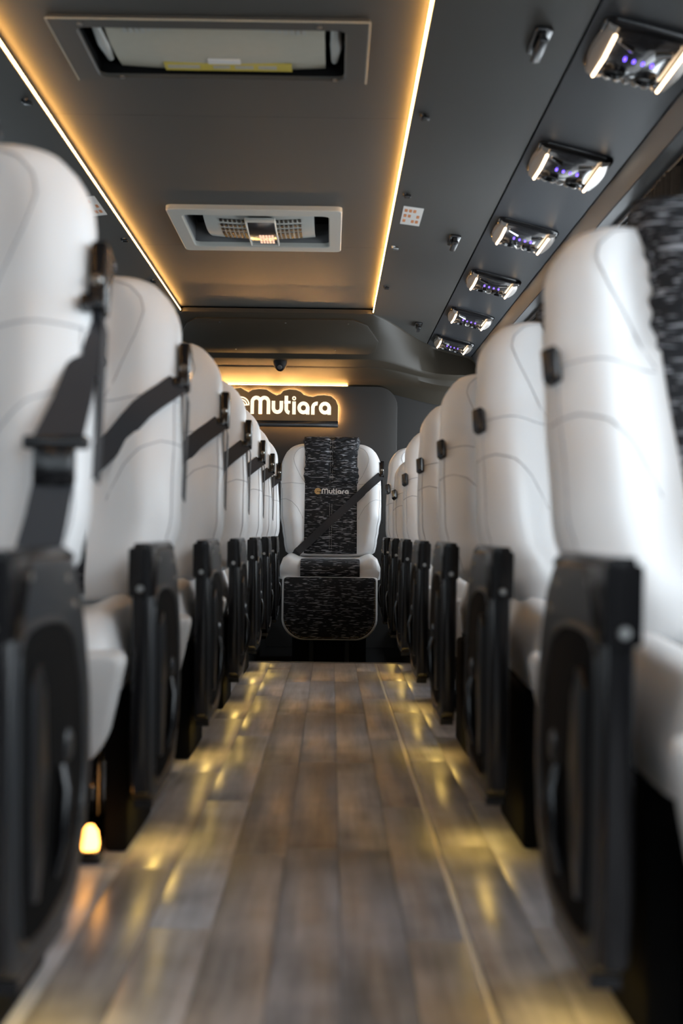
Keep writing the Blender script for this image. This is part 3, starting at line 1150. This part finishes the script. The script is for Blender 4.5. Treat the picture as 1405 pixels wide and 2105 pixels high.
    if logo:
        HT2 = 0.036
        _, wd2 = word('Mutiara', lambda a, c, d: (a, d, c), 0, 1)
        k2 = 0.180 / wd2
        vb = 0.532

        def lp(u, v, d):
            return B.p(-0.062 + u * k2, vb + v * HT2 / L_BACK, d + front_off(0.05, vb + 0.02))
        b, _ = word('Mutiara', lp, 0.007, 0.0105)
        b.build('lettering', M['silver'], fb, smooth=0)
        b = MB()
        for rr_ in (0.50, 0.27):
            stroke_mesh(b, [(-0.62 + px * 0.95, 0.47 + py) for px, py in arc(0, 0, rr_, 8, 325, 22)], 0.17, lp, 0.007, 0.0105)
        stroke_mesh(b, [(-0.75, 0.50), (-0.12, 0.50)], 0.14, lp, 0.007, 0.0105)
        b.build('lettering', M['gold'], fb, smooth=0)
    # --- seat cushion: white bolsters
    rings = []
    ny = 22
    for j in range(ny + 1):
        t = j / ny
        y = 0.0 + 0.50 * t
        front = math.sqrt(max(0.0, 1 - (1 - min(1, t / 0.16)) ** 2)) if t < 0.16 else 1
        rear_ = 1
        ring = []
        hw_ = interp([(0, 0.285), (0.12, 0.300), (1, 0.285)], t) + (0.018 if rear else 0)
        for i in range(25):
            u = -1 + 2 * i / 24
            a = abs(u)
            edge = (1 - a ** 6) ** 0.5
            top_ = 0.350 + 0.075 * (0.25 + 0.75 * front) * edge + 0.055 * sstep(0.52, 0.92, a) * (0.5 + 0.5 * front) * (0.3 + 0.7 * edge) + 0.02 * t
            ring.append((u * hw_, y, top_))
        for i in range(9):
            u = 1 - 2 * i / 8
            ring.append((u * hw_ * 0.97, y + 0.01 * (1 - t), 0.315))
        rings.append(ring)
    cu = MB().loft(rings).build('seat_cushion', M['leather'], r, smooth=70)
    # --- cushion centre: fabric running over the front edge
    rings = []
    path = [(0.48, 0.438), (0.36, 0.438), (0.2, 0.436), (0.10, 0.434), (0.04, 0.428), (0.005, 0.412), (-0.014, 0.388), (-0.018, 0.365), (-0.014, 0.345), (0.0, 0.332), (0.03, 0.328)]
    for y, z in path:
        row = [(-0.182 + 0.364 * i / 8, y, z) for i in range(9)]
        low = [(p[0] * 0.98, y + 0.012, z - 0.018) for p in reversed(row)]
        rings.append(row + low)
    MB().loft(rings).build('cushion_fabric', M['fabric'], r, smooth=60)
    # --- leg rest: white-rimmed pad with rounded lower corners
    la = math.radians(leg_tilt)
    ldir = Vector((0, -math.sin(la), -math.cos(la)))       # down the pad
    lnor = Vector((0, -math.cos(la), math.sin(la)))
    lo = Vector((0, -0.012 if rear else -0.026, leg_top - 0.04))
    RC = 0.125 if rear else 0.085
    HB, TAP = (0.292, 0.0) if rear else (0.314, 0.17)

    def lpt(x_, d, o_):
        return lo + ldir * d + lnor * o_ + Vector((x_ * (1 - TAP * max(0, d) / leg_len), 0, 0))

    def lout(hw_, d0, d1, rc, rt=0.02):
        pts = []
        for a in range(7):
            q = math.radians(180 - 90 * a / 6)
            pts.append((-hw_ + rt + rt * math.cos(q), d0 + rt - rt * math.sin(q)))
        for a in range(7):
            q = math.radians(90 - 90 * a / 6)
            pts.append((hw_ - rt + rt * math.cos(q), d0 + rt - rt * math.sin(q)))
        for a in range(11):
            q = math.radians(0 - 90 * a / 10)
            pts.append((hw_ - 0.012 - rc + rc * math.cos(q) + 0.012 * (1 - a / 10), d1 - rc - rc * math.sin(q)))
        for a in range(11):
            q = math.radians(-90 - 90 * a / 10)
            pts.append((-hw_ + 0.012 + rc + rc * math.cos(q) - 0.012 * (a / 10), d1 - rc - rc * math.sin(q)))
        return pts
    O = lout(HB, 0.0, leg_len, RC)
    rg = []
    for k, o_ in ((0.93, -0.045), (0.985, -0.038), (1.0, -0.022), (1.0, -0.004), (0.985, 0.008), (0.95, 0.012)):
        rg.append([lpt(px * k, leg_len / 2 + (d - leg_len / 2) * k, o_) for px, d in O])
    lg = MB().loft(rg).build('leg_rest', M['leather'] if rear else M['leather_grey'], r, smooth=70)
    I = lout(HB - rim, 0.004, leg_len - rim * 0.7, RC)
    rg = []
    for k, o_ in ((1.0, 0.006), (1.0, 0.0125), (0.985, 0.016)):
        rg.append([lpt(px * k, leg_len / 2 + (d - leg_len / 2) * k, o_) for px, d in I])
    MB().loft(rg).build('leg_rest_fabric', M['fabric'], lg, smooth=60)
    I2 = lout(HB - rim - 0.007, 0.010, leg_len - rim * 0.7 - 0.008, RC - 0.005)
    s_ = MB()
    low = I2[13:-1]
    for (a, c) in zip(low, low[1:]):
        if abs(a[0] - c[0]) + abs(a[1] - c[1]) < 1e-4:
            continue
        seg = max(1, int(math.hypot(a[0] - c[0], a[1] - c[1]) / 0.010))
        for q in range(seg):
            t0, t1 = q / seg, (q + 0.6) / seg
            s_.tube([lpt(a[0] + (c[0] - a[0]) * t0, a[1] + (c[1] - a[1]) * t0, 0.0168), lpt(a[0] + (c[0] - a[0]) * t1, a[1] + (c[1] - a[1]) * t1, 0.0168)], 0.0008, 4)
    s_.build('stitching', M['gold'] if rear else M['stitch'], lg)
    # leg rest hinge brackets
    for s in (-1, 1):
        MB().prism([(0.02, 0.345), (0.20, 0.345), (0.20, 0.25), (0.06, 0.14), (0.04, 0.16)], s * 0.240 - 0.006, s * 0.240 + 0.006, 'x', b=0.002).build('leg_rest_bracket', M['plastic_gloss'], r)
    # --- base
    b = MB()
    b.box(-0.275, 0.275, 0.06, 0.50, 0.265, 0.325, 0.012)
    b.box(-0.17, 0.17, 0.14, 0.46, 0.02, 0.28, 0.015)
    if not rear:
        for s in (-1, 1):
            b.box(*sorted((s * 0.247, s * 0.293)), 0.15, 0.47, 0.0, 0.30, 0.010)
    b.box(-0.23, 0.23, 0.12, 0.48, 0.0 if not rear else -0.2, 0.03, 0.008)
    b.build('seat_base', M['void'], r)
    if rear:
        for x_ in (-0.11, 0.11):
            MB().box(x_ - 0.014, x_ + 0.014, 0.10, 0.14, -0.2, 0.27, 0.004).build('base_leg', M['plastic_grey'], r)
    for s in ((-1, 1) if not rear else ()):
        lg_ = MB().tube([(s * 0.205, 0.33, 0.012), (s * 0.205, 0.33, 0.175)], 0.009, 10).build('base_leg', M['steel'], r)
        MB().box(s * 0.205 - 0.022, s * 0.205 + 0.022, 0.30, 0.36, 0.0, 0.03, 0.004).build('foot', M['plastic_gloss'], lg_)
        k_ = MB().tube([(s * 0.205, 0.33, 0.172), (s * 0.205, 0.33, 0.192)], [0.012, 0.012], 10).build('collar', M['chrome'], lg_)
        MB().tube([(s * 0.205 - 0.02, 0.31, 0.180), (s * 0.205 + 0.012, 0.31, 0.180)], 0.008, 8).build('pin', M['chrome'], lg_)
    # --- armrests
    for s in (-1, 1):
        if not arm:
            continue
        ao = arm_off if s == side else 0.0
        xi, xo = s * (0.302 + ao), s * (0.349 + ao)     # inner and outer face of the slim arm
        x0, x1 = sorted((xi + s * 0.010, xo))
        pr = [(0.030, 0.545), (0.030, 0.21), (0.042, 0.135), (0.08, 0.112), (0.33, 0.110), (0.40, 0.135), (0.455, 0.20), (0.478, 0.28), (0.470, 0.38), (0.435, 0.46), (0.392, 0.525), (0.34, 0.562), (0.28, 0.568), (0.05, 0.568)]
        am = MB().prism(pr, x0, x1, 'x', b=0.007, seg=3).build('armrest', M['plastic_grey'], r, smooth=35)
        MB().prism([(0.018, 0.49), (0.020, 0.20), (0.032, 0.135), (0.055, 0.125), (0.055, 0.49)], x0 + 0.003, x1 - 0.004, 'x', b=0.006, seg=3).build('front_cover', M['plastic_gloss'], am)
        # added unseen light below the arm for the floor streaks, turned to the aisle
        cxl = (x0 + x1) / 2
        cl_ = MB().box(-0.013, 0.013, -0.10, 0.10, -0.004, 0.004, 0.001, mtx=Matrix.Translation((cxl, 0.20, 0.108)) @ Matrix.Rotation(-s * math.radians(14), 4, 'Y')).build('added_light_housing', M['plastic_gloss'], am)
        MB().box(*sorted((xo - s * 0.004, xo - s * 0.001)), 0.08, 0.32, 0.0985, 0.114).build('added_light_hood', M['plastic_gloss'], am)  # lip added to hide the added light from above
        MB().box(x0 + 0.002, x1 - 0.002, 0.078, 0.082, 0.0985, 0.114).build('added_light_hood', M['plastic_gloss'], am)
        if s == side:
            MB().box(-0.009, 0.009, -0.085, 0.085, -0.0052, -0.0042, mtx=Matrix.Translation((cxl, 0.20, 0.108)) @ Matrix.Rotation(-s * math.radians(14), 4, 'Y')).build('added_glow_light', M['floor_glow'], am)
        # arm pad with square front end
        pad = MB()
        pad.prism([(0.0, 0.570), (0.004, 0.484), (0.06, 0.480), (0.075, 0.505), (0.10, 0.552), (0.10, 0.570)], x0 - 0.003, x1 + 0.002, 'x', b=0.005)
        pad.prism([(0.012, 0.566), (0.012, 0.578), (0.30, 0.580), (0.36, 0.570), (0.36, 0.560)], x0 + 0.004, x1 - 0.003, 'x', b=0.004)
        pad.build('arm_pad', M['plastic_gloss'], am)
        MB().tube([((x0 + x1) / 2, 0.006, 0.498), ((x0 + x1) / 2, -0.001, 0.498)], [0.008, 0.006], 12).build('button', M['steel'], am)
        # sculpted aisle face: rim, dark inset, lever, ridge
        xf = xo
        d = s * 1.0

        def face(poly, t0, t1, m_, nm, bv=0.002):
            a, c = sorted((xf + d * t0, xf + d * t1))
            return MB().prism(poly, a, c, 'x', b=bv).build(nm, m_, am)
        ins = [(0.050, 0.40), (0.056, 0.476), (0.12, 0.494), (0.25, 0.490), (0.33, 0.465), (0.385, 0.40), (0.415, 0.30), (0.395, 0.215), (0.32, 0.155), (0.20, 0.138), (0.10, 0.145), (0.062, 0.20)]
        face(ins, -0.002, 0.0018, M['void'], 'side_inset')
        rim_pts = [((xf + d * 0.003), p[0], p[1]) for p in ins] + [((xf + d * 0.003), *ins[0])]
        sm2 = []
        for q in range(len(ins)):
            p0, p1, p2, p3 = [Vector(ins[(q + k) % len(ins)]) for k in (-1, 0, 1, 2)]
            for t in (0, .25, .5, .75):
                sm2.append(0.5 * ((2 * p1) + (-p0 + p2) * t + (2 * p0 - 5 * p1 + 4 * p2 - p3) * t * t + (-p0 + 3 * p1 - 3 * p2 + p3) * t ** 3))
        sm2.append(sm2[0])
        MB().tube([(xf + d * 0.001, p.x, p.y) for p in sm2], 0.0042, 8).build('side_rim', M['plastic_grey'], am)
        blade = [(0.085, 0.43), (0.12, 0.452), (0.15, 0.42), (0.165, 0.33), (0.155, 0.24), (0.125, 0.185), (0.10, 0.19), (0.092, 0.30)]
        face(blade, 0.001, 0.010, M['plastic'], 'side_ridge', 0.004)
        MB().tube([(xf + d * 0.004, 0.235, 0.185), (xf + d * 0.013, 0.238, 0.225), (xf + d * 0.014, 0.245, 0.285), (xf + d * 0.006, 0.25, 0.315)], [0.008, 0.011, 0.009, 0.006], 10).build('recline_lever', M['plastic_gloss'], am)
        lc = MB().tube([(xf + d * 0.001, 0.31, 0.33), (xf + d * 0.006, 0.31, 0.33)], [0.022, 0.016], 16).build('pivot_cap', M['plastic_grey'], am)
        for yy, zz in ((0.10, 0.548), (0.30, 0.540), (0.345, 0.505)):
            MB().tube([(xf, yy, zz), (xf + d * 0.003, yy, zz)], [0.005, 0.004], 8).build('screw', M['steel'], am)
    # --- belts and guides
    s = side
    if belt:
        sx3 = belt_side
        gv = 0.765 if rear else 0.69
        e0 = B.p(sx3 * (back_half(gv) + 0.006), gv, 0.022)
        gd = MB()
        Rm = Matrix.Translation(e0) @ Matrix.Rotation(-th, 4, 'X')
        gd.box(-0.013, 0.013, -0.030, 0.020, -0.052, 0.052, 0.006, mtx=Rm)
        gd.box(-0.020, 0.002, -0.044, -0.020, -0.060, -0.038, 0.004, mtx=Rm)
        g = gd.build('belt_guide', M['plastic_gloss'], r)
        MB().tube([Rm @ Vector((0.0, -0.031, -0.012)), Rm @ Vector((0.0, -0.037, -0.012))], [0.009, 0.006], 10).build('rivet', M['steel'], g)
        MB().ribbon([B.p(sx3 * (back_half(0.5) + 0.006), 0.30, 0.0), B.p(sx3 * (back_half(0.5) + 0.006), 0.60, 0.012), e0 + B.up * -0.045 - B.n * 0.006], (sx3, 0, 0), 0.045, 0.0025).build('belt_webbing', M['webbing'], r)
        if not buckle:
            pts, nr = [], []
            n = 22
            for k in range(n + 1):
                t = k / n
                x_ = sx3 * (back_half(gv) - 0.002) * (1 - t) + (-sx3 * (0.235 if rear else 0.19)) * t
                v = (gv - 0.065) * (1 - t) - (0.02 if rear else 0.13) * t
                u = x_ / back_half(v)
                # taut strap: runs over the high points of bolster and strip
                off = max(front_off(u, v) + 0.010, 0.080 - 0.018 * math.sin(PI * t) if abs(u) < 0.9 else 0) if 0.02 < t else front_off(min(max(u, -.93), .93), v) + 0.006
                if t <= 0.12:
                    off = max(off, 0.05 + 0.03 * t / 0.12)
                pts.append(B.p(x_, v, off))
                nr.append(tuple(B.n))
            MB().ribbon(pts, nr, 0.052, 0.0025).build('shoulder_belt', M['webbing'], r)
        else:
            # belt hanging down to a tongue and buckle by the armrest
            pts = [Vector((sx3 * a, c, d)) for a, c, d in ((0.334, 0.55, 0.945), (0.330, 0.53, 0.90), (0.329, 0.49, 0.843), (0.327, 0.42, 0.775), (0.322, 0.35, 0.714))]
            w_ = [0.030, 0.034, 0.040, 0.052, 0.066]
            MB().ribbon(pts, [(0.75 * sx3, -1, 0.1), (0.5 * sx3, -1, 0.2), (0.3 * sx3, -1, 0.5), (0.1 * sx3, -1, 0.6), (0, -1, 0.5)], w_, 0.0035).build('shoulder_belt', M['webbing'], r)
            q = pts[-1]
            MB().box(q.x - 0.044, q.x + 0.042, q.y - 0.008, q.y + 0.008, q.z - 0.010, q.z + 0.008, 0.005).build('belt_tongue', M['plastic_gloss'], r)
            MB().box(q.x - 0.030, q.x + 0.024, q.y - 0.012, q.y + 0.012, q.z - 0.058, q.z - 0.006, 0.007).build('buckle', M['plastic_gloss'], r)
            MB().ribbon([q + Vector((-0.003, 0, -0.05)), q + Vector((-sx3 * 0.010, -0.010, -0.10)), q + Vector((-sx3 * 0.022, -0.02, -0.16))], (0.1 * sx3, -1, 0.1), [0.052, 0.054, 0.058], 0.0035).build('belt_webbing', M['webbing'], r)
    if clip:
        gv = 0.575
        e0 = B.p(side * (back_half(gv) - 0.006), gv, 0.055)
        Rm = Matrix.Translation(e0) @ Matrix.Rotation(-th, 4, 'X') @ Matrix.Rotation(side * math.radians(38), 4, 'Z')
        g = MB().box(-0.013, 0.013, -0.010, 0.010, -0.030, 0.030, 0.003, mtx=Rm).build('belt_slot', M['plastic_gloss'], r)
        MB().box(-0.008, 0.008, -0.012, 0.0, -0.024, 0.024, 0.002, mtx=Rm).build('slot_insert', M['steel' if clip == 2 else 'plastic_grey'], g)
    return r


# left-hand aisle seats
left = [
    (1.31, 15, True, 'white leather coach seat nearest the camera on the left, belt hanging to a black buckle'),
    (2.25, 17, False, 'second white coach seat from the camera on the left, belt strapped across its back'),
    (3.23, 17, False, 'third white coach seat from the camera in the left-hand row'),
    (4.20, 16, False, 'fourth white coach seat from the camera in the left-hand row'),
    (5.20, 17, False, 'fifth white coach seat from the camera in the left-hand row'),
    (6.12, 18, False, 'sixth white coach seat from the camera in the left-hand row'),
    (7.05, 17, False, 'last white coach seat of the left-hand row, beside the rear wall seat'),
]
right = [
    (1.346, 29, 1, 'white leather coach seat nearest the camera on the right, at the picture edge'),
    (2.305, 29, 1, 'second white coach seat from the camera in the right-hand row'),
    (3.30, 29, 1, 'third white coach seat from the camera in the right-hand row'),
    (4.24, 29, 1, 'fourth white coach seat from the camera in the right-hand row'),
    (5.20, 33, 1, 'fifth white coach seat from the camera in the right-hand row'),
    (6.10, 43, 2, 'sixth white coach seat on the right, leaning farther back with a bright belt slot'),
    (7.02, 27, 1, 'last white coach seat of the right-hand row, beside the rear wall seat'),
]
cache = {}
for y, th, bk_, lab in left:
    key = ('L', th, bk_)
    o = copy_tree(cache[key]) if key in cache else make_seat(th, 1, buckle=bk_)
    cache.setdefault(key, o)
    o.location = (lin([(1.31, -0.679), (2.25, -0.665), (3.23, -0.657), (4.2, -0.650)], y), y, 0)
    tag(o, lab, 'coach seat', 'coach seats left of the aisle')
for y, th, cl, lab in right:
    key = ('R', th, cl)
    o = copy_tree(cache[key]) if key in cache else make_seat(th, -1, belt=False, clip=cl, arm_off=0.024)
    cache.setdefault(key, o)
    o.location = (0.665, y, 0)
    tag(o, lab, 'coach seat', 'coach seats right of the aisle')
rs = make_seat(14, 1, arm=False, belt=True, belt_side=1, leg_tilt=4, leg_len=0.385, leg_top=0.372, rim=0.012, rear=True)
rs.location = (-0.005, 7.84, 0)
tag(rs, 'white coach seat alone at the end of the aisle, its patterned front facing the camera', 'coach seat')
# small amber lamp glowing on the floor beside the chrome post of the second left-hand seat
al = empty('courtesy_lamp', (-0.430, 2.333, 0.0))
tag(al, 'small glowing amber lamp on the floor beside the chrome post of the second left seat', 'floor light')
MB().box(-0.022, 0.022, -0.02, 0.02, 0.0, 0.022, 0.004).build('base', M['plastic_gloss'], al)
MB().loft([[(q * math.cos(a * PI / 6), q * math.sin(a * PI / 6), z) for a in range(12)] for q, z in ((0.015, 0.02), (0.017, 0.035), (0.014, 0.055), (0.006, 0.066))]).build('glowing_cap', M['amber'], al)
